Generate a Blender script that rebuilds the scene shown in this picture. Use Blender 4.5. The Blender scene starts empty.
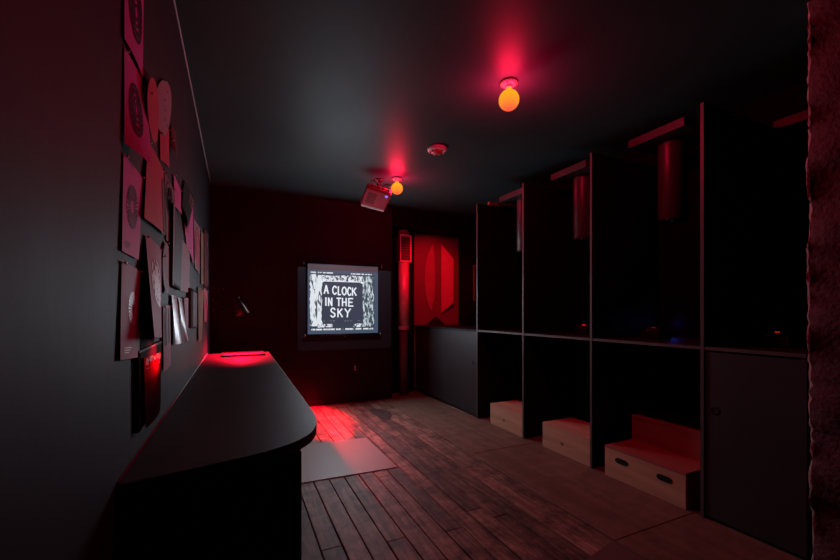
import bpy, bmesh, math, random
from mathutils import Vector, Matrix
random.seed(7)
C = bpy.context.scene.collection
PI = math.pi

# ------------------------------------------------------------------ camera solve (metres)
F_PX, TH, ROW, H = 394.0, 0.4364, 312.0, 1.2
cT, sT = math.cos(TH), math.sin(TH)
XL, XR, ZC, TB = -0.266, 2.462, 2.653, 5.135      # left wall, booth fronts, ceiling, screen wall
ZT, ZS, ZD = 0.778, 0.999, 2.42                   # worktop, booth counter, divider top
XB, TA = 3.25, 5.5                                # booth back wall, alcove back wall


def on_left(px, py, off=0.0):
    """point of the left wall (pushed out by off) seen at a pixel of the photo"""
    r, u = (px - 420) / F_PX, (ROW - py) / F_PX
    d = Vector((r * cT + sT, -r * sT + cT, u))
    k = (XL + off) / d.x
    return Vector((d.x * k, d.y * k, H + d.z * k))


# ------------------------------------------------------------------ materials
def mat(name):
    m = bpy.data.materials.new(name)
    m.use_nodes = True
    nt = m.node_tree
    return m, nt, nt.nodes['Principled BSDF']


def simple(name, col, rough=0.5, metal=0.0, var=0.25, scale=9.0, bump=0.08, spec=0.5, stretch=(1, 1, 1)):
    """paint-like procedural surface: noise-broken colour, roughness and a fine bump"""
    m, nt, b = mat(name)
    tc = nt.nodes.new('ShaderNodeTexCoord')
    mp = nt.nodes.new('ShaderNodeMapping')
    mp.inputs['Scale'].default_value = stretch
    nz = nt.nodes.new('ShaderNodeTexNoise')
    nz.inputs['Scale'].default_value = scale
    nz.inputs['Detail'].default_value = 6
    nt.links.new(tc.outputs['Object'], mp.inputs[0])
    nt.links.new(mp.outputs[0], nz.inputs['Vector'])
    mx = nt.nodes.new('ShaderNodeMix')
    mx.data_type = 'RGBA'
    mx.inputs[6].default_value = tuple(c * (1 - var) for c in col) + (1,)
    mx.inputs[7].default_value = tuple(min(1, c * (1 + var)) for c in col) + (1,)
    nt.links.new(nz.outputs['Fac'], mx.inputs[0])
    nt.links.new(mx.outputs[2], b.inputs['Base Color'])
    mr = nt.nodes.new('ShaderNodeMapRange')
    mr.inputs[3].default_value = max(0.02, rough - 0.07)
    mr.inputs[4].default_value = min(1, rough + 0.07)
    nt.links.new(nz.outputs['Fac'], mr.inputs[0])
    nt.links.new(mr.outputs[0], b.inputs['Roughness'])
    b.inputs['Metallic'].default_value = metal
    b.inputs['Specular IOR Level'].default_value = spec
    if bump:
        n2 = nt.nodes.new('ShaderNodeTexNoise')
        n2.inputs['Scale'].default_value = scale * 7
        n2.inputs['Detail'].default_value = 4
        nt.links.new(mp.outputs[0], n2.inputs['Vector'])
        bp = nt.nodes.new('ShaderNodeBump')
        bp.inputs['Strength'].default_value = bump
        bp.inputs['Distance'].default_value = 0.01
        nt.links.new(n2.outputs['Fac'], bp.inputs['Height'])
        nt.links.new(bp.outputs[0], b.inputs['Normal'])
    return m


def emit(name, col, strength=1.0, base=(0.02, 0.02, 0.02)):
    m, nt, b = mat(name)
    b.inputs['Base Color'].default_value = base + (1,)
    b.inputs['Emission Color'].default_value = tuple(col) + (1,)
    b.inputs['Emission Strength'].default_value = strength
    return m


def wood(name, c1, c2, rough=0.55, scale=3.0, axis='Y', attr=False, bump=0.25, patch=(0.3, 1.15)):
    m, nt, b = mat(name)
    tc = nt.nodes.new('ShaderNodeTexCoord')
    mp = nt.nodes.new('ShaderNodeMapping')
    st = {'X': (0.6, 9, 9), 'Y': (9, 0.6, 9), 'Z': (9, 9, 0.6)}[axis]
    mp.inputs['Scale'].default_value = st
    nt.links.new(tc.outputs['Object'], mp.inputs[0])
    nz = nt.nodes.new('ShaderNodeTexNoise')
    nz.inputs['Scale'].default_value = scale
    nz.inputs['Detail'].default_value = 8
    nz.inputs['Distortion'].default_value = 0.6
    nt.links.new(mp.outputs[0], nz.inputs['Vector'])
    cr = nt.nodes.new('ShaderNodeValToRGB')
    cr.color_ramp.elements[0].position = 0.3
    cr.color_ramp.elements[1].position = 0.7
    cr.color_ramp.elements[0].color = tuple(c1) + (1,)
    cr.color_ramp.elements[1].color = tuple(c2) + (1,)
    nt.links.new(nz.outputs['Fac'], cr.inputs[0])
    col = cr.outputs[0]
    if attr:
        at = nt.nodes.new('ShaderNodeAttribute')
        at.attribute_name = 'tone'
        n3 = nt.nodes.new('ShaderNodeTexNoise')            # worn dark patches across boards
        n3.inputs['Scale'].default_value = 7
        n3.inputs['Detail'].default_value = 10
        n3.inputs['Roughness'].default_value = 0.78
        nt.links.new(tc.outputs['Object'], n3.inputs['Vector'])
        r3 = nt.nodes.new('ShaderNodeMapRange')
        r3.inputs[1].default_value, r3.inputs[2].default_value = 0.38, 0.58
        r3.inputs[3].default_value, r3.inputs[4].default_value = patch
        nt.links.new(n3.outputs['Fac'], r3.inputs[0])
        m1 = nt.nodes.new('ShaderNodeMix')
        m1.data_type, m1.blend_type = 'RGBA', 'MULTIPLY'
        m1.inputs[0].default_value = 1
        nt.links.new(col, m1.inputs[6])
        nt.links.new(at.outputs['Color'], m1.inputs[7])
        m2 = nt.nodes.new('ShaderNodeMix')
        m2.data_type, m2.blend_type = 'RGBA', 'MULTIPLY'
        m2.inputs[0].default_value = 1
        nt.links.new(m1.outputs[2], m2.inputs[6])
        nt.links.new(r3.outputs[0], m2.inputs[7])
        # flecks of pale grit
        vo = nt.nodes.new('ShaderNodeTexVoronoi')
        vo.inputs['Scale'].default_value = 9
        nt.links.new(tc.outputs['Object'], vo.inputs['Vector'])
        lt = nt.nodes.new('ShaderNodeMath')
        lt.operation = 'LESS_THAN'
        lt.inputs[1].default_value = 0.055
        nt.links.new(vo.outputs['Distance'], lt.inputs[0])
        sp = nt.nodes.new('ShaderNodeMath')
        sp.operation = 'MULTIPLY'
        sp.inputs[1].default_value = 0.45
        nt.links.new(lt.outputs[0], sp.inputs[0])
        m3 = nt.nodes.new('ShaderNodeMix')
        m3.data_type = 'RGBA'
        m3.inputs[7].default_value = (0.5, 0.45, 0.42, 1)
        nt.links.new(sp.outputs[0], m3.inputs[0])
        nt.links.new(m2.outputs[2], m3.inputs[6])
        col = m3.outputs[2]
    nt.links.new(col, b.inputs['Base Color'])
    b.inputs['Roughness'].default_value = rough
    bp = nt.nodes.new('ShaderNodeBump')
    bp.inputs['Strength'].default_value = bump
    bp.inputs['Distance'].default_value = 0.008
    nt.links.new(nz.outputs['Fac'], bp.inputs['Height'])
    nt.links.new(bp.outputs[0], b.inputs['Normal'])
    return m


M = {}
M['wall'] = simple('black_wall_paint', (0.017, 0.018, 0.028), 0.62, var=0.4, scale=2.2, bump=0.12, spec=0.22, stretch=(1, 1, 0.5))
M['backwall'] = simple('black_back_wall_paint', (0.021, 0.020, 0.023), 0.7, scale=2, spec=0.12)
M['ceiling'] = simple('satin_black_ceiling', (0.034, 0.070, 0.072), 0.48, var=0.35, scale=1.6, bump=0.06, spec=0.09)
M['alcove'] = simple('pale_alcove_paint', (0.2, 0.15, 0.15), 0.5, scale=1.5, bump=0.03)  # pale wall paint; its red is lamp light, partly put into the tint
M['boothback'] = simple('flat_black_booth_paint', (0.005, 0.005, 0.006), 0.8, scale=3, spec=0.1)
M['divider'] = simple('black_plywood', (0.010, 0.010, 0.011), 0.6, scale=4, spec=0.2)
M['edge'] = simple('lit_black_edge', (0.10, 0.098, 0.10), 0.5, scale=14)  # lighter than the boards: light on the front edges put into the colour
M['door'] = simple('black_cupboard_door', (0.034, 0.037, 0.041), 0.5, scale=3)
M['black'] = simple('black_plastic', (0.012, 0.012, 0.013), 0.4)
M['blackmatte'] = simple('matt_black', (0.006, 0.006, 0.006), 0.8)
M['top'] = simple('black_worktop', (0.028, 0.025, 0.027), 0.5, scale=3, bump=0.04, spec=0.15)
M['tube'] = simple('satin_black_tube', (0.055, 0.052, 0.055), 0.38, bump=0.02)
M['white'] = simple('white_plastic', (0.75, 0.72, 0.72), 0.35, bump=0.0, var=0.05)
M['ceramic'] = simple('cream_ceramic', (0.26, 0.24, 0.16), 0.5, bump=0, var=.05)
M['grey'] = simple('grey_metal', (0.45, 0.45, 0.46), 0.35, metal=0.8, bump=0.02)
M['steel'] = simple('galvanised_duct', (0.8, 0.66, 0.66), 0.3, metal=0.25, scale=12, bump=0.05)
M['dullsteel'] = simple('dull_painted_pipe', (0.12, 0.11, 0.11), 0.6, scale=8)
M['pin'] = simple('brass_pin', (0.8, 0.72, 0.55), 0.3, metal=0.6, bump=0)
M['projector'] = simple('projector_case_red_light', (0.5, 0.06, 0.13), 0.4, bump=0.02, var=0.1)  # red bulb light put into the case colour
M['plank'] = wood('worn_floorboards', (0.10, 0.072, 0.05), (0.40, 0.32, 0.235), 0.6, 4.5, attr=True)
M['ply'] = wood('worn_plywood_sheet', (0.18, 0.135, 0.094), (0.27, 0.21, 0.15), 0.62, scale=1.2, attr=True, bump=0.1, patch=(0.72, 1.1))
M['plate'] = simple('grey_floor_plate', (0.33, 0.25, 0.215), 0.5, scale=2.5, bump=0.05)
M['birch'] = wood('birch_plywood', (0.60, 0.38, 0.23), (0.78, 0.54, 0.36), 0.5, scale=2.2, axis='Y', bump=0.06)
M['birch_redlight'] = wood('red_light_plywood', (0.40, 0.13, 0.11), (0.5, 0.18, 0.15), 0.5, scale=2.2, axis='Y', bump=0.05)  # birch with the red lamp light put into its colour
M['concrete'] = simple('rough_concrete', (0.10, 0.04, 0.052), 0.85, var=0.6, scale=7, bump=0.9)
M['plaster_edge'] = simple('broken_plaster_edge', (0.45, 0.40, 0.38), 0.8, scale=20, bump=0.5)
M['bead'] = simple('pale_highlight_bead', (0.42, 0.46, 0.48), 0.5, bump=0)  # pale colour stands for a highlight along the joints


def alpha_noise_art(name, lo, hi, scale, stretch, thresh, detail=4.0, strength=0.9):
    """projected woodcut texture: hard-edged pale strokes on slate"""
    m, nt, b = mat(name)
    tc = nt.nodes.new('ShaderNodeTexCoord')
    mp = nt.nodes.new('ShaderNodeMapping')
    mp.inputs['Scale'].default_value = stretch
    nz = nt.nodes.new('ShaderNodeTexNoise')
    nz.inputs['Scale'].default_value = scale
    nz.inputs['Detail'].default_value = detail
    nz.inputs['Distortion'].default_value = 1.2
    nt.links.new(tc.outputs['Object'], mp.inputs[0])
    nt.links.new(mp.outputs[0], nz.inputs['Vector'])
    cr = nt.nodes.new('ShaderNodeValToRGB')
    cr.color_ramp.elements[0].position = thresh - 0.02
    cr.color_ramp.elements[1].position = thresh + 0.03
    cr.color_ramp.elements[0].color = tuple(lo) + (1,)
    cr.color_ramp.elements[1].color = tuple(hi) + (1,)
    nt.links.new(nz.outputs['Fac'], cr.inputs[0])
    nt.links.new(cr.outputs[0], b.inputs['Emission Color'])
    b.inputs['Emission Strength'].default_value = strength
    b.inputs['Base Color'].default_value = (0.02, 0.02, 0.02, 1)
    return m


SLATE, DARK, PALE = (0.05, 0.078, 0.125), (0.035, 0.045, 0.065), (0.80, 0.86, 0.92)
M['scr'] = emit('projected_slate', SLATE, 1.0, (0.03, 0.03, 0.03))
M['scrtop'] = emit('unlit_screen_top', (0.035, 0.024, 0.028), 1.0, (0.08, 0.08, 0.08))
M['scrpanel'] = emit('projected_dark_panel', (0.034, 0.047, 0.075), 1.0)
M['scrpale'] = emit('projected_white', PALE, 1.0)
M['barkl'] = alpha_noise_art('projected_pale_bark', (0.06, 0.08, 0.11), PALE, 26, (1, 1, 0.22), 0.42)
M['barkr'] = alpha_noise_art('projected_broken_bark', (0.06, 0.085, 0.11), (0.62, 0.74, 0.80), 34, (1, 1, 0.35), 0.52)
M['scrib'] = alpha_noise_art('projected_scribble', (0.05, 0.07, 0.10), PALE, 36, (1.0, 1, 0.55), 0.47)


def paper(name, col, rough=0.6):
    return simple(name, col, rough, var=0.12, scale=16, bump=0.05, spec=0.5 if rough < .5 else 0.2)


M['pink'] = paper('pink_paper', (0.68, 0.10, 0.52))
M['mauve'] = paper('mauve_paper', (0.42, 0.19, 0.29))
M['redpaper'] = paper('red_paper', (0.55, 0.04, 0.12))
M['brown'] = paper('brown_card', (0.24, 0.14, 0.13))
M['grey_card'] = paper('grey_card', (0.05, 0.044, 0.047))
M['black_card'] = paper('black_card', (0.012, 0.012, 0.012), 0.9)
M['pale'] = paper('pale_photo_paper', (0.38, 0.30, 0.36))
M['strip'] = paper('glossy_white_strip', (0.72, 0.88, 0.95), 0.22)
M['film_glint'] = paper('painted_red_film_glint', (0.95, 0.03, 0.05), 0.3)  # red glints painted along the film's top edge
FILM, nt, b = mat('film_painted_reflection')
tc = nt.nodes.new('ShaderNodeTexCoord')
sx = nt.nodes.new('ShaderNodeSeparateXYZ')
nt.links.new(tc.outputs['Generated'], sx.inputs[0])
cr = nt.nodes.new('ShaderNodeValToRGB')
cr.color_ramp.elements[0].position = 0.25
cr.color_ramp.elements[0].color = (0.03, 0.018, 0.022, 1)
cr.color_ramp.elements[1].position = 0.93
cr.color_ramp.elements[1].color = (1.0, 0.03, 0.06, 1)  # red lamp reflection painted into the base colour towards the top
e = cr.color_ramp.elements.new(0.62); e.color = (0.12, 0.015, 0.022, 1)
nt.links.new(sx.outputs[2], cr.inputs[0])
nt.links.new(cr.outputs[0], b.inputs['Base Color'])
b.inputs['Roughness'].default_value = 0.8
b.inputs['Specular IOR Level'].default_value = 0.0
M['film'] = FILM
M['straw'] = wood('straw_weave', (0.12, 0.09, 0.05), (0.36, 0.30, 0.19), 0.8, 18, 'Z', bump=0.6)
M['ink'] = paper('dark_ink', (0.06, 0.03, 0.06))
M['whiteink'] = paper('white_ink', (0.88, 0.93, 0.97), 0.35)
M['darkred'] = paper('dark_red_card', (0.13, 0.04, 0.05))


# ------------------------------------------------------------------ mesh helpers (world coordinates)
def box(bm, x0, x1, y0, y1, z0, z1, mi=0, bevel=0.0):
    vs = [bm.verts.new((x, y, z)) for x in (x0, x1) for y in (y0, y1) for z in (z0, z1)]
    fs = [(0, 1, 3, 2), (4, 6, 7, 5), (0, 4, 5, 1), (2, 3, 7, 6), (0, 2, 6, 4), (1, 5, 7, 3)]
    faces = []
    for f in fs:
        fc = bm.faces.new([vs[i] for i in f])
        fc.material_index = mi
        faces.append(fc)
    if bevel:
        es = list({e for f in faces for e in f.edges})
        bmesh.ops.bevel(bm, geom=es, offset=bevel, segments=2, affect='EDGES', profile=0.5)
    return faces


def lathe(bm, cx, cy, prof, seg=32, mi=0, axis='Z', cap=True):
    """prof: list of (radius, height); axis Z at (cx,cy)"""
    rings = []
    for r, h in prof:
        ring = []
        for k in range(seg):
            a = 2 * PI * k / seg
            ring.append(bm.verts.new((cx + r * math.cos(a), cy + r * math.sin(a), h)))
        rings.append(ring)
    for a, b in zip(rings, rings[1:]):
        for k in range(seg):
            f = bm.faces.new((a[k], a[(k + 1) % seg], b[(k + 1) % seg], b[k]))
            f.smooth = True
            f.material_index = mi
    if cap:
        for ring in (rings[0], rings[-1]):
            f = bm.faces.new(ring)
            f.material_index = mi


def tube(bm, pts, r, seg=10, mi=0):
    pts = [Vector(p) for p in pts]
    rings = []
    for i, p in enumerate(pts):
        d = (pts[min(i + 1, len(pts) - 1)] - pts[max(i - 1, 0)]).normalized()
        up = Vector((0, 0, 1)) if abs(d.z) < 0.9 else Vector((1, 0, 0))
        a = d.cross(up).normalized()
        b = d.cross(a).normalized()
        rr = r[i] if isinstance(r, (list, tuple)) else r
        rings.append([bm.verts.new(p + rr * (a * math.cos(2 * PI * k / seg) + b * math.sin(2 * PI * k / seg))) for k in range(seg)])
    for a, b in zip(rings, rings[1:]):
        for k in range(seg):
            f = bm.faces.new((a[k], a[(k + 1) % seg], b[(k + 1) % seg], b[k]))
            f.smooth = True
            f.material_index = mi
    for ring in (rings[0], rings[-1]):
        bm.faces.new(ring).material_index = mi


def prism(bm, pts, d, mi=0):
    """closed polygon (3D points) extruded by vector d"""
    d = Vector(d)
    a = [bm.verts.new(p) for p in pts]
    b = [bm.verts.new(Vector(p) + d) for p in pts]
    n = len(pts)
    bm.faces.new(a).material_index = mi
    bm.faces.new(b[::-1]).material_index = mi
    for k in range(n):
        bm.faces.new((a[k], a[(k + 1) % n], b[(k + 1) % n], b[k])).material_index = mi


def obj(name, bm, mats, parent=None, recalc=True):
    if recalc:
        bmesh.ops.recalc_face_normals(bm, faces=bm.faces)
    if parent is not None:
        p = parent
        off = Vector((0, 0, 0))
        while p is not None:
            off += p.location
            p = p.parent
        for v in bm.verts:
            v.co -= off
    me = bpy.data.meshes.new(name)
    bm.to_mesh(me)
    bm.free()
    for m in (mats if isinstance(mats, (list, tuple)) else [mats]):
        me.materials.append(m)
    o = bpy.data.objects.new(name, me)
    C.objects.link(o)
    if parent is not None:
        o.parent = parent
    return o


def thing(name, label, cat, loc, group=None):
    o = bpy.data.objects.new(name, None)
    o.empty_display_size = 0.05
    C.objects.link(o)
    o.location = loc
    o['label'], o['category'] = label, cat
    if group:
        o['group'] = group
    return o


def tag(o, label, cat, group=None):
    o['label'], o['category'] = label, cat
    if group:
        o['group'] = group
    return o


def struct(name, bm, m, parent=None):
    o = obj(name, bm, m, parent)
    if parent is None:
        o['kind'] = 'structure'
    return o


def B():
    return bmesh.new()


def dup(root, dloc, label, loc=None):
    r = root.copy()
    C.objects.link(r)
    r.location = Vector(root.location) + Vector(dloc)
    r['label'] = label
    for ch in list(root.children):
        c = ch.copy()
        C.objects.link(c)
        c.parent = r
        for g in list(ch.children):
            d = g.copy()
            C.objects.link(d)
            d.parent = c
    return r


# ------------------------------------------------------------------ room shell
Y0 = -1.3
bm = B(); box(bm, XL - 0.12, XL, Y0, TB + 0.3, 0, ZC); struct('wall_left', bm, M['wall'])
bm = B()
box(bm, XL, 1.965, TB, TB + 0.3, 0, ZC)
struct('wall_back', bm, M['backwall'])
bm = B(); box(bm, 2.44, XB + 0.12, TA, TA + 0.12, 0, ZC); struct('wall_alcove', bm, M['alcove'])
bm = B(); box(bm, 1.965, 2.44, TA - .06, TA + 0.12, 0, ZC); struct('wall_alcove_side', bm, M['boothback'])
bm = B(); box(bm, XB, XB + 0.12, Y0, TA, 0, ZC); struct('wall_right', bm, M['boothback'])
bm = B(); box(bm, XL - 0.12, XB + 0.12, Y0 - 0.12, Y0, 0, ZC); struct('wall_near', bm, M['backwall'])
bm = B(); box(bm, XL - 0.12, XB + 0.12, Y0 - 0.12, TA + 0.12, ZC, ZC + 0.1); struct('ceiling', bm, M['ceiling'])
# black soffit added for the darker shade at the alcove top
bm = B(); box(bm, 1.966, XB, 5.14, TA - .061, 2.40, ZC); struct('added_shade_trim_1', bm, M['boothback'])
# pale beads added to draw the highlight lines along the left wall
bm = B(); tube(bm, [(XL + 0.003, Y0, ZC - 0.003), (XL + 0.003, TB, ZC - 0.003)], 0.0045, 6); struct('highlight_trim_2', bm, M['bead'])
bm = B(); tube(bm, [(XL + 0.002, 1.19, ZT + 0.002), (XL + 0.002, 4.5, ZT + 0.002)], 0.003, 6); struct('highlight_trim_3', bm, M['bead'])
# seam battens of the screen wall panels
bm = B()
for x in (0.62,):
    box(bm, x - 0.006, x + 0.006, TB - 0.005, TB, 0.05, ZC - 0.01)
struct('trim_4', bm, M['blackmatte'])
bm = B(); box(bm, XL, 1.965, TB - 0.014, TB, 0, 0.07, bevel=0.003); struct('baseboard_back', bm, M['backwall'])

# rough concrete wall at the right, ending in a broken plaster edge
bm = B()
ny, nz_ = 24, 90
ends = []
for j in range(nz_ + 1):
    ends.append(0.915 - 0.004 * math.sin(j * 0.31) * math.sin(j * 0.07 + 1) - random.uniform(0, 0.004) - 0.02 * (j / nz_ < 0.42) * (0.42 - j / nz_) * 2)
gr = []
for i in range(ny + 1):
    row = []
    for j in range(nz_ + 1):
        y = ends[j] if i == ny else Y0 + (ends[j] - 0.005 - random.uniform(0, .006) - Y0) * i / (ny - 1)
        x = XR - 0.015 + random.uniform(-0.012, 0.012) + 0.01 * math.sin(j * .5 + i)
        row.append(bm.verts.new((x, y, ZC * j / nz_)))
    gr.append(row)
for i in range(ny):
    for j in range(nz_):
        f = bm.faces.new((gr[i][j], gr[i + 1][j], gr[i + 1][j + 1], gr[i][j + 1]))
        f.smooth = True
        f.material_index = 1 if i == ny - 1 else 0
fan = []
for j in range(nz_ + 1):
    fan.append((bm.verts.new((XR + 0.004, ends[j] + 0.004, ZC * j / nz_)), bm.verts.new((XR + 0.10, ends[j] + 0.004, ZC * j / nz_))))
for j in range(nz_):
    f = bm.faces.new((gr[ny][j], fan[j][0], fan[j + 1][0], gr[ny][j + 1])); f.material_index = 1
    f = bm.faces.new((fan[j][0], fan[j][1], fan[j + 1][1], fan[j + 1][0])); f.material_index = 1
b0 = [bm.verts.new((XR + 0.10, Y0, 0)), bm.verts.new((XR + 0.10, Y0, ZC))]
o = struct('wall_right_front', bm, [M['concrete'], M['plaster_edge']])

# ------------------------------------------------------------------ floor: boards left, plywood sheets right
bm = B()
tone = bm.loops.layers.float_color.new('tone')


def slab(x0, x1, y0, y1, z1, mi, t, bev=0.003):
    vs = [bm.verts.new(p) for p in ((x0, y0, -0.03), (x1, y0, -0.03), (x1, y1, -0.03), (x0, y1, -0.03),
                                    (x0, y0, z1 - bev), (x1, y0, z1 - bev), (x1, y1, z1 - bev), (x0, y1, z1 - bev),
                                    (x0 + bev, y0 + bev, z1), (x1 - bev, y0 + bev, z1), (x1 - bev, y1 - bev, z1), (x0 + bev, y1 - bev, z1))]
    for f in ((0, 3, 2, 1), (0, 1, 5, 4), (1, 2, 6, 5), (2, 3, 7, 6), (3, 0, 4, 7),
              (4, 5, 9, 8), (5, 6, 10, 9), (6, 7, 11, 10), (7, 4, 8, 11), (8, 9, 10, 11)):
        fc = bm.faces.new([vs[i] for i in f])
        fc.material_index = mi
        for lp in fc.loops:
            lp[tone] = (t[0], t[1], t[2], 1)


x = XL
XS = 1.80
w = (XS - XL) / 19
k = 0
while x < XS - 0.01:
    y = Y0 - random.uniform(0, 1.5)
    while y < TB:
        L = random.uniform(1.3, 3.4)
        g = random.choice((0.55, 0.75, 0.9, 1.0, 1.1, 1.2))
        slab(x + 0.0028, x + w - 0.0028, max(y, Y0) + 0.002, min(y + L, TB + 0.02) - 0.002, random.uniform(-0.003, 0.0), 0,
             (g * random.uniform(.96, 1.04), g, g * random.uniform(.94, 1.02)))
        y += L
    x += w
    k += 1
for (y0, y1, g) in ((Y0, 1.44, 0.85), (1.443, 2.83, 0.92), (2.836, 4.1, 1.05), (4.104, TA, 1.0)):
    slab(XS + 0.004, XB, y0, y1, 0.002, 1, (g, g, g))
box(bm, XL, XB, Y0, TA, -0.06, -0.031, 2)
struct('floor', bm, [M['plank'], M['ply'], M['blackmatte']])
bm = B()
prism(bm, [(0.20, 2.855, 0.001), (1.124, 2.83, 0.001), (1.12, 3.615, 0.001), (0.20, 3.69, 0.001)], (0, 0, 0.004))
tag(obj('floor_plate', bm, M['plate']), 'flat grey rectangular sheet patched over the floorboards beside the black worktop', 'floor plate')
bm = B()
prism(bm, [(1.40, 0.2, 0.001), (1.79, 0.2, 0.001), (1.79, 1.44, 0.001), (1.40, 1.36, 0.001)], (0, 0, 0.004))
tag(obj('floor_plate', bm, simple('brown_sheet', (.15, .115, .095), .6, scale=2)), 'dim brown sheet patched over the boards in the foreground right', 'floor plate')
bm = B()
pts = []
for k in range(20):
    a = 2 * PI * k / 20
    r = 1 + 0.12 * math.sin(3 * a + 1) + 0.06 * math.sin(7 * a)
    pts.append((1.555 + 0.105 * r * math.cos(a), 4.41 + 0.25 * r * math.sin(a), 0.0005))
prism(bm, pts, (0, 0, 0.003))
tag(obj('floor_cover', bm, simple('dark_cover', (.045, .038, .032), .7, scale=20, var=.6)), 'small dark oval cover set in the floorboards near the screen wall', 'floor cover')

# ------------------------------------------------------------------ black worktop along the left wall
t = thing('worktop_counter', 'long black worktop with a rounded near end along the left wall of prints', 'counter', (0, 2.8, 0))
pts = [(XL + 0.001, 4.5)]
pts += [(0.316, 4.5), (0.297, 1.85)]
for k in range(0, 13):                       # rounded corner sweeping into the shallow front edge
    u = k / 12
    p0, p1, p2, p3 = Vector((0.296, 1.72)), Vector((0.292, 1.40)), Vector((0.20, 1.30)), Vector((-0.02, 1.245))
    p = (1 - u) ** 3 * p0 + 3 * u * (1 - u) ** 2 * p1 + 3 * u * u * (1 - u) * p2 + u ** 3 * p3
    pts.append((p.x, p.y))
pts += [(XL + 0.001, 1.178)]
bm = B()
prism(bm, [(p[0], p[1], ZT - 0.034) for p in pts], (0, 0, 0.034))
es = [e for e in bm.edges if abs(e.verts[0].co.z - e.verts[1].co.z) < 1e-5 and not (e.verts[0].co.x < XL + .01 and e.verts[1].co.x < XL + .01)]
bmesh.ops.bevel(bm, geom=es, offset=0.006, segments=3, affect='EDGES', profile=0.5)
obj('countertop', bm, M['top'], t)
bm = B(); box(bm, XL + 0.001, 0.193, 1.325, 1.35, 0.0, ZT - 0.034, bevel=0.002); obj('end_panel', bm, M['divider'], t)
bm = B(); box(bm, 0.175, 0.193, 1.35, 4.48, 0.0, ZT - 0.034, bevel=0.002); obj('front_panel', bm, M['divider'], t)
bm = B(); box(bm, XL + 0.001, 0.193, 4.48, 4.498, 0.0, ZT - 0.034, bevel=0.002); obj('end_panel', bm, M['divider'], t)

# framed print lying at the far end of the worktop
t = thing('print_tray', 'flat framed print lying in the red lamp pool at the far end of the worktop', 'tray', (0.06, 4.3, ZT))
bm = B()
X0, X1, T0, T1 = -0.13, 0.255, 4.11, 4.43
for (a, b, c, d) in ((X0, X1, T0, T0 + .025), (X0, X1, T1 - .025, T1), (X0, X0 + .02, T0 + .025, T1 - .025), (X1 - .02, X1, T0 + .025, T1 - .025)):
    box(bm, a, b, c, d, ZT + 0.001, ZT + 0.016)
obj('frame', bm, M['black'], t)
bm = B(); box(bm, X0 + .02, X1 - .02, T0 + .025, T1 - .025, ZT + 0.001, ZT + 0.006); obj('print', bm, simple('tray_print', (.25, .05, .10), .5, var=.95, scale=45), t)
# wall lamp over it
t = thing('task_lamp', 'small black wall-mounted task lamp with tilted shade reaching over the far end of the worktop', 'lamp', (0.03, TB, 1.34))
bm = B(); lathe(bm, 0, 0, [(.035, 0.0005), (.035, .012), (.015, .02)], 20)
for v in bm.verts:
    v.co = Vector((0.03 + v.co.x, TB - v.co.z, 1.34 + v.co.y))
obj('wall_plate', bm, M['blackmatte'], t)
bm = B(); tube(bm, [(0.03, TB - .015, 1.34), (0.03, 4.8, 1.36), (0.025, 4.5, 1.36), (0.014, 4.39, 1.345), (0.012, 4.365, 1.322)], 0.006); obj('arm', bm, M['blackmatte'], t)
bm = B()
lathe(bm, 0, 0, [(0.014, 0.05), (0.022, 0.045), (0.03, 0.02), (0.068, -0.11), (0.066, -0.11), (0.027, 0.016), (0.012, 0.04)], 28, cap=False)
rot = Matrix.Rotation(math.radians(-17), 4, 'Y')
for v in bm.verts:
    v.co = rot @ v.co + Vector((0.026, 4.36, 1.28))
obj('lamp_shade', bm, M['black'], t)
bm = B()
lathe(bm, 0, 0, [(0.005, 0.02), (0.02, 0.0), (0.026, -0.03), (0.018, -0.055), (0.004, -0.062)], 18)
for v in bm.verts:
    v.co = rot @ v.co + Vector((0.026, 4.36, 1.28))
obj('bulb', bm, emit('dim_red_bulb', (1, 0.02, 0.03), 0.6), t)

# ------------------------------------------------------------------ projection screen on the back wall
SX0, SX1, SY = 0.815, 1.742, 5.085
t = thing('projection_screen', 'roll-down projection screen on the black back wall showing a title card', 'screen', (1.28, TB, 0.9))
bm = B(); tube(bm, [(SX0 - .04, SY + .012, 1.822), (SX1 + .045, SY + .012, 1.822)], 0.017, 14); obj('roller_case', bm, M['black'], t)
for x in (SX0 - .052, SX1 + .045):
    bm = B(); box(bm, x, x + .012, SY - .012, TB - 0.001, 1.80, 1.842, bevel=.003); obj('end_bracket', bm, M['grey'], t)
bm = B(); box(bm, SX0, SX1, SY, SY + .003, 0.92, 1.81, 0); obj('screen_fabric', bm, M['scr'], t)
bm = B(); box(bm, SX0, SX1, SY - .0015, SY, 1.735, 1.806, 0); obj('fabric_leader', bm, M['scrtop'], t)
bm = B(); tube(bm, [(SX0 - .03, SY, 0.906), (SX1 + .03, SY, 0.906)], 0.012, 12); bb = obj('bottom_bar', bm, M['black'], t)
for x in (SX0 - .036, SX1 + .026):
    bm = B(); tube(bm, [(x, SY, 0.906), (x + .01, SY, 0.906)], 0.013, 12); obj('end_cap', bm, M['white'], t)
bm = B(); tube(bm, [(1.275, SY, 0.898), (1.275, SY, 0.88), (1.29, SY, 0.873), (1.30, SY, 0.882), (1.30, SY, .898)], 0.003, 6); obj('pull_ring', bm, M['grey'], t)

# the projected title card; screen-local u (0..1 left-right), v (0..1 top-bottom)
PX0, PX1, PZ0, PZ1 = SX0 + .026, SX1 - .052, 0.950, 1.722


def SP(u, v, d):
    return Vector((PX0 + (PX1 - PX0) * u, SY - d, PZ1 + (PZ0 - PZ1) * v))


def rect(bm, u0, v0, u1, v1, d):
    prism(bm, [SP(u0, v0, d), SP(u1, v0, d), SP(u1, v1, d), SP(u0, v1, d)], (0, 0.0008, 0))


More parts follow.
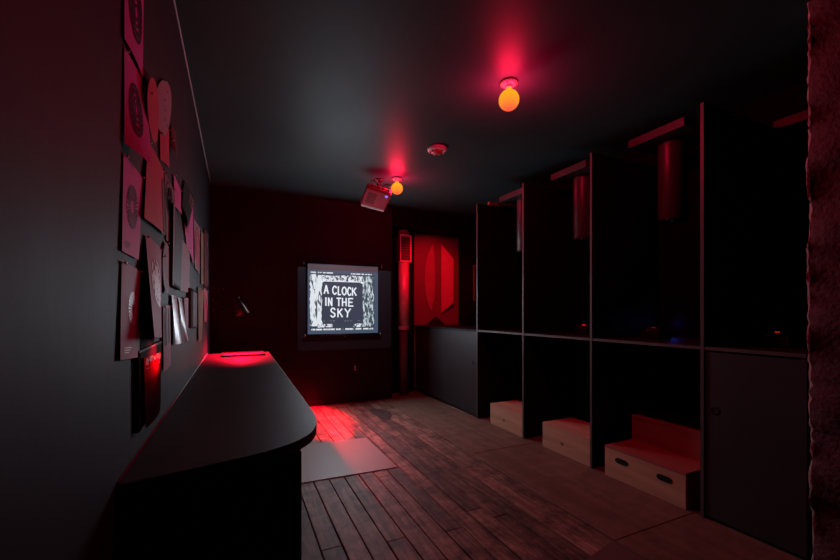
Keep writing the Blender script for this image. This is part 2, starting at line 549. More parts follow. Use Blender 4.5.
def ragged(bm, u0, v0, u1, v1, d, n=16, a=0.012):
    ps = []
    for k in range(n):
        ps.append((u0 + random.uniform(-a, a), v0 + (v1 - v0) * k / n))
    for k in range(4):
        ps.append((u0 + (u1 - u0) * k / 4, v1 + random.uniform(-a, a)))
    for k in range(n):
        ps.append((u1 + random.uniform(-a, a), v1 + (v0 - v1) * k / n))
    for k in range(4):
        ps.append((u1 + (u0 - u1) * k / 4, v0 + random.uniform(-a, a)))
    prism(bm, [SP(u, v, d) for u, v in ps], (0, 0.0008, 0))


pic = obj('projected_picture', (lambda b_: (rect(b_, 0, 0.03, 1, 0.97, .003), b_)[1])(B()), emit('projected_ground', (0.035, 0.05, 0.078), 1.0), t)
bm = B(); ragged(bm, 0.0, 0.06, 0.175, 0.90, .0045); obj('left_tree_trunk', bm, M['barkl'], pic)
bm = B(); ragged(bm, 0.81, 0.06, 0.985, 0.92, .0045); obj('right_tree_trunk', bm, M['barkr'], pic)
bm = B(); ragged(bm, 0.17, 0.065, 0.82, 0.165, .0045, 6, .008); obj('upper_border', bm, M['scrib'], pic)
for u0, u1 in ((0.11, 0.34), (0.66, .86)):
    bm = B(); ragged(bm, u0, 0.875, u1, 0.93, .0045, 4, .006); obj('lower_border', bm, M['scrib'], pic)
bm = B(); rect(bm, 0.165, 0.16, 0.82, 0.19, .0052); obj('panel_rim', bm, M['scrpale'], pic)
ps = []
u0, v0, u1, v1, r = 0.18, 0.177, 0.795, 0.855, 0.035
for (cu, cv, a0) in ((u0 + r, v0 + r, PI), (u1 - r, v0 + r, 1.5 * PI), (u1 - r, v1 - r, 0), (u0 + r, v1 - r, .5 * PI)):
    for k in range(6):
        a = a0 + .5 * PI * k / 5
        ps.append(SP(cu + r * math.cos(a), cv + r * math.sin(a) * 1.2, .006))
bm = B(); prism(bm, ps, (0, 0.0008, 0)); obj('title_panel', bm, M['scrpanel'], pic)
M['dash'] = alpha_noise_art('projected_dashes', (0.05, 0.07, 0.10), PALE, 30, (1.0, 1, 0.15), 0.46, 2)
M['faintdash'] = alpha_noise_art('projected_faint_dashes', (0.042, 0.055, 0.085), (.35, .38, .42), 34, (1.0, 1, 0.1), 0.56, 2)
bm = B(); rect(bm, 0.01, 0.016, .34, 0.036, .0055); obj('edge_marks', bm, M['dash'], pic)
bm = B(); rect(bm, 0.62, 0.016, .98, 0.036, .0055); obj('edge_marks', bm, M['dash'], pic)
bm = B(); rect(bm, 0.02, 0.952, .50, 0.978, .0055); obj('edge_marks', bm, M['dash'], pic)
bm = B(); rect(bm, 0.53, 0.952, .98, 0.978, .0055); obj('edge_marks', bm, M['dash'], pic)
bm = B(); rect(bm, 0.2, 0.82, .79, 0.83, .0068); obj('panel_marks', bm, M['faintdash'], pic)

GL = {  # hand-cut capitals as strokes in a 0..1 box
    'A': [[(0, 1), (.5, 0), (1, 1)], [(.2, .64), (.8, .64)]],
    'C': [[(.95, .2), (.75, .03), (.4, .0), (.1, .22), (0, .5), (.1, .8), (.4, 1), (.75, .97), (.95, .8)]],
    'L': [[(.05, 0), (.05, 1), (.9, 1)]],
    'O': [[(.5, 0), (.15, .15), (0, .5), (.15, .85), (.5, 1), (.85, .85), (1, .5), (.85, .15), (.5, 0)]],
    'K': [[(.05, 0), (.05, 1)], [(.95, 0), (.08, .55)], [(.35, .4), (1, 1)]],
    'I': [[(.5, 0), (.5, 1)]],
    'N': [[(.05, 1), (.05, 0), (.92, 1), (.92, 0)]],
    'T': [[(0, .02), (1, .02)], [(.5, 0), (.5, 1)]],
    'H': [[(.05, 0), (.05, 1)], [(.95, 0), (.95, 1)], [(.05, .52), (.95, .52)]],
    'E': [[(.95, 0), (.05, 0), (.05, 1), (1, 1)], [(.05, .5), (.8, .5)]],
    'S': [[(.92, .18), (.7, .02), (.35, .0), (.08, .15), (.12, .38), (.5, .5), (.88, .64), (.92, .85), (.65, 1), (.3, 1), (.03, .84)]],
    'Y': [[(0, 0), (.5, .5), (1, 0)], [(.5, .5), (.42, 1)]],
}
SW, SH = PX1 - PX0, PZ1 - PZ0


def stroke(bm, pts, hw, d):
    P = [SP(u, v, d) for u, v in pts]
    for a, b in zip(P, P[1:]):
        dr = (b - a).normalized()
        n = Vector((-dr.z, 0, dr.x)) * hw
        e = dr * hw * 0.55
        prism(bm, [a - e + n, b + e + n, b + e - n, a - e - n], (0, 0.0008, 0))


def word(bm, letters, d):
    for ch, u0, u1, v0, v1 in letters:
        for s in GL[ch]:
            stroke(bm, [(u0 + (u1 - u0) * p[0], v0 + (v1 - v0) * p[1]) for p in s], 0.0086, d)


# letter boxes read off the photograph, (picture left 100, right 525, top 100, bottom 505 of the close-up)
def LB(ch, x0, x1, y0, y1):
    return (ch, (x0 - 103) / 428, (x1 - 103) / 428, (y0 - 105) / 400, (y1 - 104) / 400)


for nm, ls in (('lettering_line', [LB('A', 193, 218, 199, 251), LB('C', 247, 272, 203, 255), LB('L', 283, 300, 205, 258), LB('O', 309, 337, 207, 259), LB('C', 346, 368, 209, 261), LB('K', 377, 403, 211, 261)]),
               ('lettering_line', [LB('I', 196, 210, 280, 331), LB('N', 219, 243, 282, 332), LB('T', 274, 300, 282, 333), LB('H', 310, 337, 282, 333), LB('E', 352, 382, 284, 334)]),
               ('lettering_line', [LB('S', 234, 264, 350, 407), LB('K', 280, 310, 354, 407), LB('Y', 328, 364, 354, 408)])):
    bm = B()
    word(bm, ls, .0075)
    obj(nm, bm, M['scrpale'], pic)

# board added behind the screen; its bluish colour stands for the projector's spill
bm = B(); box(bm, 0.69, 1.955, TB - 0.012, TB - 0.0005, 0.69, 1.77, bevel=.002)
tag(obj('beam_spill_board', bm, simple('beam_spill_slate', (0.022, 0.026, 0.034), 0.6, spec=0.15)), 'added slate board standing for the projector spill on the back wall around the screen', 'board')

# outlet under the screen
t = thing('wall_outlet', 'small double outlet low on the back wall beneath the screen', 'outlet', (1.436, TB, 0.45))
bm = B(); box(bm, 1.40, 1.472, TB - .006, TB - .0005, .395, .51, bevel=.002); obj('cover_plate', bm, M['black'], t)
for z in (.47, .435):
    bm = B(); box(bm, 1.424, 1.447, TB - .012, TB - .006, z - .011, z + .011, bevel=.003); obj('socket', bm, M['white'], t)

# row of little hooks on the back wall, left corner
for k, (x, z) in enumerate(((-.225, 1.478), (-.195, 1.476), (-.165, 1.474), (-.135, 1.472), (-.245, 1.35), (-.20, 1.30), (-.16, 1.27), (-.13, 1.22), (-.235, 1.23), (-.175, 1.21))):
    bm = B(); tube(bm, [(x, TB - .0005, z), (x, TB - .02, z), (x, TB - .026, z - .008), (x, TB - .022, z - .016)], 0.004, 6)
    o = tag(obj('wall_hook', bm, M['pin']), 'tiny metal hook on the back wall beside the left corner', 'hook', 'tiny hooks in the left corner of the back wall')

# ------------------------------------------------------------------ ceiling fittings
def make_bulb(x, y, label):
    t = thing('ceiling_bulb', label, 'light', (x, y, ZC), 'red globe bulbs on the ceiling')
    bm = B()
    lathe(bm, x, y, [(0.052, ZC - 0.0005), (0.055, ZC - .006), (0.052, ZC - .014), (0.034, ZC - .022), (0.024, ZC - .024)], 32)
    base = obj('ceiling_plate', bm, M['ceramic'], t)
    bm = B(); lathe(bm, x - .03, y - .026, [(.004, ZC - .0215), (.004, ZC - .0265), (.001, ZC - .0275)], 10); obj('screw', bm, M['black'], base)
    bm = B(); lathe(bm, x, y, [(0.022, ZC - .022), (0.022, ZC - .032), (0.019, ZC - .036)], 24); obj('socket', bm, M['ceramic'], t)
    bm = B()
    prof = [(0.015, ZC - .034), (0.016, ZC - .046)]
    R, cz = 0.064, ZC - 0.114
    for k in range(1, 17):
        a = math.radians(24) + (PI - math.radians(24)) * k / 16
        prof.append((max(R * math.sin(a), 0.001), cz + R * math.cos(a) * (1.0 if math.cos(a) < 0 else 1.0)))
    lathe(bm, x, y, prof, 36)
    obj('glass_globe', bm, GLOBE, t)
    return t


GLOBE, nt, b = mat('glowing_red_globe')
b.inputs['Base Color'].default_value = (0, 0, 0, 1)
b.inputs['Specular IOR Level'].default_value = 0
b.inputs['Roughness'].default_value = 1
tc = nt.nodes.new('ShaderNodeTexCoord')
sx = nt.nodes.new('ShaderNodeSeparateXYZ')
nt.links.new(tc.outputs['Generated'], sx.inputs[0])
cr = nt.nodes.new('ShaderNodeValToRGB')
cr.color_ramp.elements[0].position = 0.0
cr.color_ramp.elements[0].color = (1.0, 0.10, 0.05, 1)
cr.color_ramp.elements[1].position = 0.55
cr.color_ramp.elements[1].color = (1.0, 0.40, 0.015, 1)
e = cr.color_ramp.elements.new(0.22); e.color = (1.0, 0.27, 0.03, 1)
nt.links.new(sx.outputs[2], cr.inputs[0])
nt.links.new(cr.outputs[0], b.inputs['Emission Color'])
b.inputs['Emission Strength'].default_value = 1.0
make_bulb(1.562, 2.019, 'glowing red globe bulb on the ceiling, nearer and larger of the two')
make_bulb(1.580, 3.978, 'glowing red globe bulb on the ceiling beside the projector')

x, y = 1.612, 3.101
t = thing('smoke_detector', 'round white smoke detector on the black ceiling between the two red bulbs', 'smoke detector', (x, y, ZC))
bm = B(); lathe(bm, x, y, [(.082, ZC - .0005), (.086, ZC - .008), (.082, ZC - .022), (.072, ZC - .028)], 36); obj('base', bm, M['white'], t)
bm = B(); lathe(bm, x, y, [(.052, ZC - .027), (.050, ZC - .036), (.036, ZC - .046), (.030, ZC - .052), (.012, ZC - .056)], 36)
obj('sensor_dome', bm, simple('dome_red_light', (.5, .06, .07), .35, bump=0), t)  # red bulb light on the dome put into its colour
for k in range(8):
    bm = B()
    a = 2 * PI * k / 8
    box(bm, x + .062 * math.cos(a) - .006, x + .062 * math.cos(a) + .006, y + .062 * math.sin(a) - .006, y + .062 * math.sin(a) + .006, ZC - .040, ZC - .028)
    obj('vent_lug', bm, M['white'], t)

# projector hung from the ceiling, seen from behind and below
t = thing('projector', 'ceiling-hung projector with red-lit rear panel beside the farther bulb', 'projector', (1.42, 4.05, ZC))
bm = B(); lathe(bm, 1.42, 4.12, [(.06, ZC - .0005), (.06, ZC - .012), (.02, ZC - .018)], 24); obj('ceiling_plate', bm, M['black'], t)
bm = B(); tube(bm, [(1.42, 4.12, ZC - .012), (1.42, 4.12, 2.50)], .018, 14); obj('drop_pole', bm, M['black'], t)
for dx, dy in ((-.09, -.06), (.09, -.06), (-.09, .08), (.09, .08)):
    bm = B()
    tube(bm, [(1.42, 4.12, 2.53), (1.42 + dx * .6, 4.12 + dy * .6, 2.535), (1.39 + dx * .8, 4.08 + dy * .6, 2.47)], .008, 8)
    obj('mount_arm', bm, M['black'], t)
RM = Matrix.Translation((1.372, 4.055, 2.445)) @ Matrix.Rotation(math.radians(-3), 4, 'Z') @ Matrix.Rotation(math.radians(10), 4, 'Y') @ Matrix.Rotation(math.radians(-32), 4, 'X') @ Matrix.Scale(0.97, 4)


def pxf(bm):
    for v in bm.verts:
        v.co = RM @ v.co
    return bm


bm = B(); box(bm, -.142, .142, -.12, .145, -.042, .042, bevel=.018); body = obj('body', pxf(bm), M['projector'], t)
bm = B(); box(bm, -.125, .125, -.1225, -.119, -.025, .03); obj('rear_panel', pxf(bm), simple('rear_port_panel', (.6, .3, .3), .4, bump=0), t)
for u0, u1, z0, z1 in ((-.10, -.075, -.01, .015), (-.06, -.045, -.005, .008), (-.035, -.0, -.012, .01), (.02, .05, -.01, .0), (.02, .05, .006, .016), (.065, .08, -.008, .008), (.09, .115, -.015, .018)):
    bm = B(); box(bm, u0, u1, -.127, -.122, z0, z1); obj('port', pxf(bm), M['black'], t)
bm = B(); box(bm, .075, .105, -.085, -.06, -.0445, -.0415); obj('status_light', pxf(bm), emit('violet_led', (.28, .16, 1.0), 1.3), t)
bm = B()
for k in range(7):
    box(bm, -.11, -.01, -.06 + k * .022, -.05 + k * .022, -.0435, -.0415)
obj('vent_grille', pxf(bm), M['black'], t)
bm = B(); box(bm, -.135, .135, .118, .148, -.044, .03, bevel=.006); obj('front_bezel', pxf(bm), M['white'], t)
bm = B(); lathe(bm, 0, 0, [(.03, 0), (.032, .01), (.028, .012), (.02, .006)], 24)
for v in bm.verts:
    v.co = Vector((v.co.x - .06, .148 + v.co.z, v.co.y - .002))
obj('lens', pxf(bm), M['black'], t)
for q in (((-.09, -.125, .0), (-.11, -.165, .03), (-.06, -.15, .09), (.02, -.06, .12), (.03, .05, .11)),
          ((-.02, -.125, 0), (-.03, -.17, -.005), (-.01, -.165, .07), (.03, -.07, .10), (.03, .05, .12)),
          ((.10, -.125, 0), (.10, -.16, .04), (.06, -.12, .09), (.04, 0, .10))):
    bm = B()
    P = [Vector(p) for p in q]
    S = []
    for i in range(len(P) - 1):
        p0, p1, p2, p3 = P[max(i - 1, 0)], P[i], P[i + 1], P[min(i + 2, len(P) - 1)]
        for k in range(6):
            u = k / 6
            S.append(0.5 * ((2 * p1) + (p2 - p0) * u + (2 * p0 - 5 * p1 + 4 * p2 - p3) * u * u + (3 * p1 - p0 - 3 * p2 + p3) * u ** 3))
    S.append(P[-1])
    tube(bm, S, .0045, 8)
    obj('cable', pxf(bm), M['black'], t)

# ------------------------------------------------------------------ alcove: duct pipe, made-up panels, low cabinet
x, y = 2.195, 5.27
t = thing('duct_pipe', 'vertical metal pipe with a boxed grille on top standing between screen wall and alcove', 'pipe', (x, y, 0))
bm = B(); lathe(bm, x, y, [(.075, .95), (.075, 2.0)], 32); obj('upper_pipe', bm, M['steel'], t)
bm = B(); lathe(bm, x, y, [(.062, 0.003), (.062, .98)], 32); obj('lower_pipe', bm, M['dullsteel'], t)
bm = B(); lathe(bm, x, y, [(.079, .94), (.081, .955), (.081, .985), (.077, 1.0)], 32); obj('collar', bm, M['steel'], t)
bm = B(); box(bm, x - .078, x + .078, y - .075, y + .075, 1.93, 2.30, bevel=.004); bx = obj('grille_box', bm, M['dullsteel'], t)
bm = B()
for (a, b_, c, d) in ((-.088, .088, 1.915, 1.935), (-.088, .088, 2.285, 2.305), (-.088, -.072, 1.935, 2.285), (.072, .088, 1.935, 2.285)):
    box(bm, x + a, x + b_, y - .085, y - .075, c, d)
obj('frame', bm, M['steel'], bx)
bm = B()
for k in range(9):
    box(bm, x - .07, x + .07, y - .081, y - .076, 1.955 + k * .036, 1.968 + k * .036)
obj('slats', bm, M['black'], bx)
bm = B(); lathe(bm, x, y, [(.07, 2.30), (.078, 2.31), (.078, 2.37), (.06, 2.385)], 32); obj('cap', bm, M['dullsteel'], t)

bm = B()
yy = 5.47  # panels made up for the bright red light shapes on this wall
prism(bm, [(2.925, yy, 2.262), (3.115, yy - .05, 2.04), (3.108, yy - .05, 1.345), (2.925, yy, 1.184)], (0, .012, 0))
ADDED_PANEL = simple('red_light_shape', (.55, .3, .3), .45, bump=0.02, var=.1)
tag(obj('light_shape_panel', bm, ADDED_PANEL), 'panel made up for the bright chamfered red light shape, right one on the alcove wall', 'panel')
bm = B()
ring = [(2.775, 2.265), (2.80, 2.0), (2.81, 1.7), (2.80, 1.45), (2.745, 1.205), (2.69, 1.32), (2.65, 1.5), (2.635, 1.72), (2.65, 1.95), (2.70, 2.12)]
prism(bm, [(px, yy + (px - 2.72) * -.1, pz) for px, pz in ring], (0, .008, 0))
tag(obj('light_shape_panel', bm, simple('dim_red_light_shape', (.36, .22, .22), .5, bump=0.02)), 'panel made up for the dimmer leaf-shaped red light, left one on the alcove wall', 'panel')
bm = B()
prism(bm, [(2.66, yy, 1.0), (2.99, yy, 1.0), (2.83, yy, 1.13)], (0, .02, 0))
tag(obj('wedge_block', bm, M['blackmatte']), 'low dark triangular block on the cabinet under the two red panels', 'block')
t = thing('wall_frame', 'narrow red-lit frame on the side wall of the alcove behind the first divider', 'frame', (XB, 5.0, 1.63))
bm = B()
for (a, b_, c, d) in ((4.70, 5.02, 1.37, 1.39), (4.70, 5.02, 1.88, 1.90), (4.70, 4.72, 1.39, 1.88), (5.0, 5.02, 1.39, 1.88)):
    box(bm, XB - .03, XB - .001, a, b_, c, d)
obj('frame', bm, simple('red_frame', (.22, .1, .1), .4), t)
bm = B(); box(bm, XB - .012, XB - .002, 4.72, 5.0, 1.39, 1.88); obj('backing', bm, M['blackmatte'], t)

DV = [3.757, 2.97, 2.181, 1.387, 0.60]
t = thing('low_cabinet', 'low black cabinet with sliding doors in the far corner under the red alcove', 'cabinet', (2.8, 4.6, 0))
bm = B(); box(bm, XR - .005, XB - .002, DV[0] + .012, TA - .002, ZS - .022, ZS, bevel=.003); obj('worktop', bm, M['divider'], t)
bm = B(); box(bm, XR + .006, XR + .022, DV[0] + .012, 4.66, 0.035, ZS - .024, bevel=.002); d1 = obj('sliding_door', bm, M['door'], t)
bm = B(); lathe(bm, 0, 0, [(.019, 0), (.02, .002), (.015, .003), (.014, .001)], 24)
for v in bm.verts:
    v.co = Vector((XR + .0055 - v.co.z, 3.84 + v.co.x, .615 + v.co.y))
obj('finger_hole', bm, M['blackmatte'], d1)
bm = B(); box(bm, XR + .026, XR + .042, 4.62, TA - .005, 0.035, ZS - .024, bevel=.002); obj('sliding_door', bm, M['door'], t)
bm = B(); box(bm, XR + .01, XR + .05, DV[0] + .012, TA - .005, 0.003, 0.033); obj('plinth', bm, M['black'], t)
bm = B(); tube(bm, [(XR + .002, 3.80, .006), (XR + .002, 5.2, .006)], .004, 6); obj('floor_track', bm, M['grey'], t)

# ------------------------------------------------------------------ booths: dividers, counters, hanging tubes, devices
place = ['tall black divider board beside the red alcove, farthest of the row',
         'tall black divider board between the two farther step boxes',
         'tall black divider board between the single step box and the two-tier step',
         'tall black divider board beside the cupboard door at right, nearest of the row']
for k in range(4):
    y = DV[k]
    t = thing('booth_divider', place[k], 'divider', (XR, y, 0), 'black booth dividers')
    bm = B(); box(bm, XR + .003, XB - .001, y - .009, y + .009, 0.003, ZD); obj('panel', bm, M['divider'], t)
    bm = B(); box(bm, XR - .001, XR + .003, y - .0095, y + .0095, 0.003, ZD + .001); obj('front_edge', bm, M['edge'], t)
bm = B(); box(bm, 2.62, XB - .001, DV[0] - .02, DV[0] + .02, ZD + .002, ZD + .04, bevel=.002)
tag(obj('divider_rail', bm, simple('orange_rail', (.35, .18, .1), .6)), 'wooden rail lying on top of the farthest black divider', 'rail')

clab = ['narrow black counter shelf of the booth nearest the red alcove', 'black counter shelf with a tiny red light, second booth from the alcove',
        'black counter shelf over the two-tier step', 'black counter shelf above the cupboard door at right']
for k in range(4):
    y1, y0 = DV[k] - .0105, max(DV[k + 1] + .0105, .925)
    t = thing('counter_shelf', clab[k], 'shelf', (2.8, (y0 + y1) / 2, ZS), 'black booth counter shelves')
    bm = B(); box(bm, XR + .006, XB - .001, y0, y1, ZS - .018, ZS); obj('board', bm, M['top'], t)
    bm = B(); box(bm, XR + .001, XR + .006, y0, y1, ZS - .0185, ZS + .0005); obj('front_edge', bm, M['edge'], t)

hl = ['black tube hanging under its mounting board in the booth nearest the alcove', 'black tube hanging under its mounting board above the single step box',
      'black tube hanging under its mounting board above the two-tier step', 'black tube under the mounting board above the right cupboard, mostly hidden by concrete']
yc = [(DV[k] + DV[k + 1]) / 2 for k in range(4)]
t = thing('hanging_tube', hl[0], 'hanging tube', (2.82, yc[0], ZC), 'black tubes hanging in the booths')
bm = B(); box(bm, 2.62, 3.02, yc[0] - .20, yc[0] + .20, 2.405, 2.462, bevel=.002); obj('mounting_board', bm, M['tube'], t)
for dx, dy in ((.05, -.14), (.16, -.14), (.05, .14), (.16, .14)):
    bm = B()
    tube(bm, [(2.82 + dx, yc[0] + dy, 2.46), (2.82 + dx, yc[0] + dy, ZC - .0005)], .004, 8)
    obj('hanger_rod', bm, M['blackmatte'], t)
bm = B(); lathe(bm, 2.82, yc[0], [(.092, 2.405), (.092, 1.865), (.088, 1.86)], 36, cap=False); obj('tube', bm, M['tube'], t)
bm = B(); lathe(bm, 2.82, yc[0], [(.094, 1.862), (.094, 1.845), (.070, 1.842), (.066, 1.85), (.02, 1.852)], 36); rim = obj('lens_ring', bm, M['black'], t)
bm = B(); lathe(bm, 2.82 - .06, yc[0] - .035, [(.006, 1.848), (.012, 1.838), (.004, 1.834)], 12); obj('painted_glint', bm, M['white'], rim)  # white bead standing for the highlight under the tube
root = t
for k in (1, 2):
    dup(root, (0, yc[k] - yc[0], 0), hl[k])


bm = B(); box(bm, XB - .03, XB - .0005, .95, 1.375, 2.40, 2.46, bevel=.002)  # board added where a dim red patch of light falls
tag(obj('light_patch_board', bm, M['tube']), 'board made up for the dim red light patch high on the booth back wall above the right cupboard', 'board')


def device(y, label, ledcol, s):
    t = thing('viewing_device', label, 'device', (2.86, y, ZS), 'small devices on the booth counters')
    bm = B(); box(bm, 2.79, 2.93, y - .075, y + .075, ZS + .001, ZS + .06, bevel=.004); obj('case', bm, M['black'], t)
    bm = B(); box(bm, 2.82, 2.90, y - .05, y + .05, ZS + .06, ZS + .082, bevel=.004); obj('raised_top', bm, M['tube'], t)
    bm = B(); box(bm, 2.805, 2.815, y + .01, y + .035, ZS + .060, ZS + .068); obj('edge_plate', bm, M['grey'], t)
    bm = B(); box(bm, 2.83, 2.85, y - s, y + s, ZS + .080, ZS + .088); obj('indicator_light', bm, emit('led', ledcol, 0.9), t)


device(yc[1] + .02, 'small black device with a red light on the second booth counter', (1.0, .01, .03), .012)
device(yc[2] + .155, 'small black device before a blue glow on the counter over the two-tier step', (.06, .01, .012), .01)
device(yc[3] + .20, 'low black device with a red light on the counter above the right cupboard', (.4, .008, .01), .008)

t = thing('cupboard_front', 'black cupboard door with a finger hole under the counter at far right', 'cupboard', (XR, 1.0, 0))
bm = B(); box(bm, XR + .008, XR + .026, .925, DV[3] - .012, .02, ZS - .03, bevel=.002); d1 = obj('door', bm, M['door'], t)
bm = B(); lathe(bm, 0, 0, [(.024, 0), (.024, .0025), (.018, .003), (.016, .001)], 28)
for v in bm.verts:
    v.co = Vector((XR + .0075 - v.co.z, 1.324 + v.co.x, .637 + v.co.y))
obj('finger_hole', bm, M['blackmatte'], d1)
bm = B(); box(bm, XR + .03, XR + .06, .925, DV[3] - .012, .003, .02); obj('plinth', bm, M['black'], t)

# ------------------------------------------------------------------ plywood step boxes
def slot(bm, x, yc_, zc, hw, hh):
    pts = []
    for k in range(20):
        a = 2 * PI * k / 20
        px = math.copysign(abs(math.cos(a)) ** .55, math.cos(a)) * hw
        pz = math.sin(a) * hh
        pts.append((x, yc_ + px, zc + pz))
    prism(bm, pts, (.004, 0, 0))


def step_box(label, x0, x1, y0, y1, h):
    t = thing('step_box', label, 'step box', ((x0 + x1) / 2, (y0 + y1) / 2, 0), 'plywood step boxes')
    bm = B(); box(bm, x0, x0 + .018, y0, y1, 0.003, h - .018, bevel=.002); f = obj('front_panel', bm, M['birch'], t)
    bm = B(); lathe(bm, 0, 0, [(.012, 0), (.012, .0015)], 14)
    for v in bm.verts:
        v.co = Vector((x0 - v.co.z, (y0 + y1) / 2 + .03 + v.co.x * 1.5, h * .42 + v.co.y))
    obj('knot', bm, M['brown'], f)
    bm = B(); box(bm, x0, x1, y0, y1, h - .018, h, bevel=.002); obj('tread', bm, M['birch'], t)
    for yy0 in (y0, y1 - .018):
        bm = B(); box(bm, x0 + .018, x1, yy0, yy0 + .018, 0.003, h - .018); obj('side_panel', bm, M['birch'], t)
    bm = B(); box(bm, x1 - .018, x1, y0 + .018, y1 - .018, 0.003, h - .018); obj('back_panel', bm, M['birch'], t)


step_box('pale plywood step box in the booth nearest the red alcove', 2.475, 2.83, 2.985, 3.52, .222)
step_box('plywood step box with a red-lit end between the second and third dividers', 2.475, 2.83, 2.196, 2.722, .222)

t = thing('two_tier_step', 'two-tier plywood step with two oval hand slots, nearest of the step boxes', 'step box', (2.75, 1.77, 0))
y0, y1 = 1.478, 2.056
bm = B(); box(bm, 2.462, 2.48, y0, y1, .003, .206, bevel=.002); f = obj('front_panel', bm, M['birch'], t)
for yy0 in (1.916, 1.61):
    bm = B(); slot(bm, 2.4595, yy0, .143, .052, .020); h_ = obj('hand_slot', bm, M['blackmatte'], f)
bm = B(); box(bm, 2.462, 2.755, y0, y1, .206, .224, bevel=.002); obj('lower_tread', bm, M['birch_redlight'], t)
for yy0 in (y0, y1 - .018):
    bm = B(); box(bm, 2.48, 2.755, yy0, yy0 + .018, .003, .206); obj('side_panel', bm, M['birch_redlight'], t)
bm = B(); box(bm, 2.755, 3.06, y0 - .03, y1, .003, .395, bevel=.002); obj('upper_riser', bm, M['birch_redlight'], t)
bm = B(); box(bm, 2.75, 3.065, y0 - .03, y1, .395, .413, bevel=.002); obj('upper_tread', bm, M['birch_redlight'], t)

# ------------------------------------------------------------------ prints pinned on the left wall
order = [0]


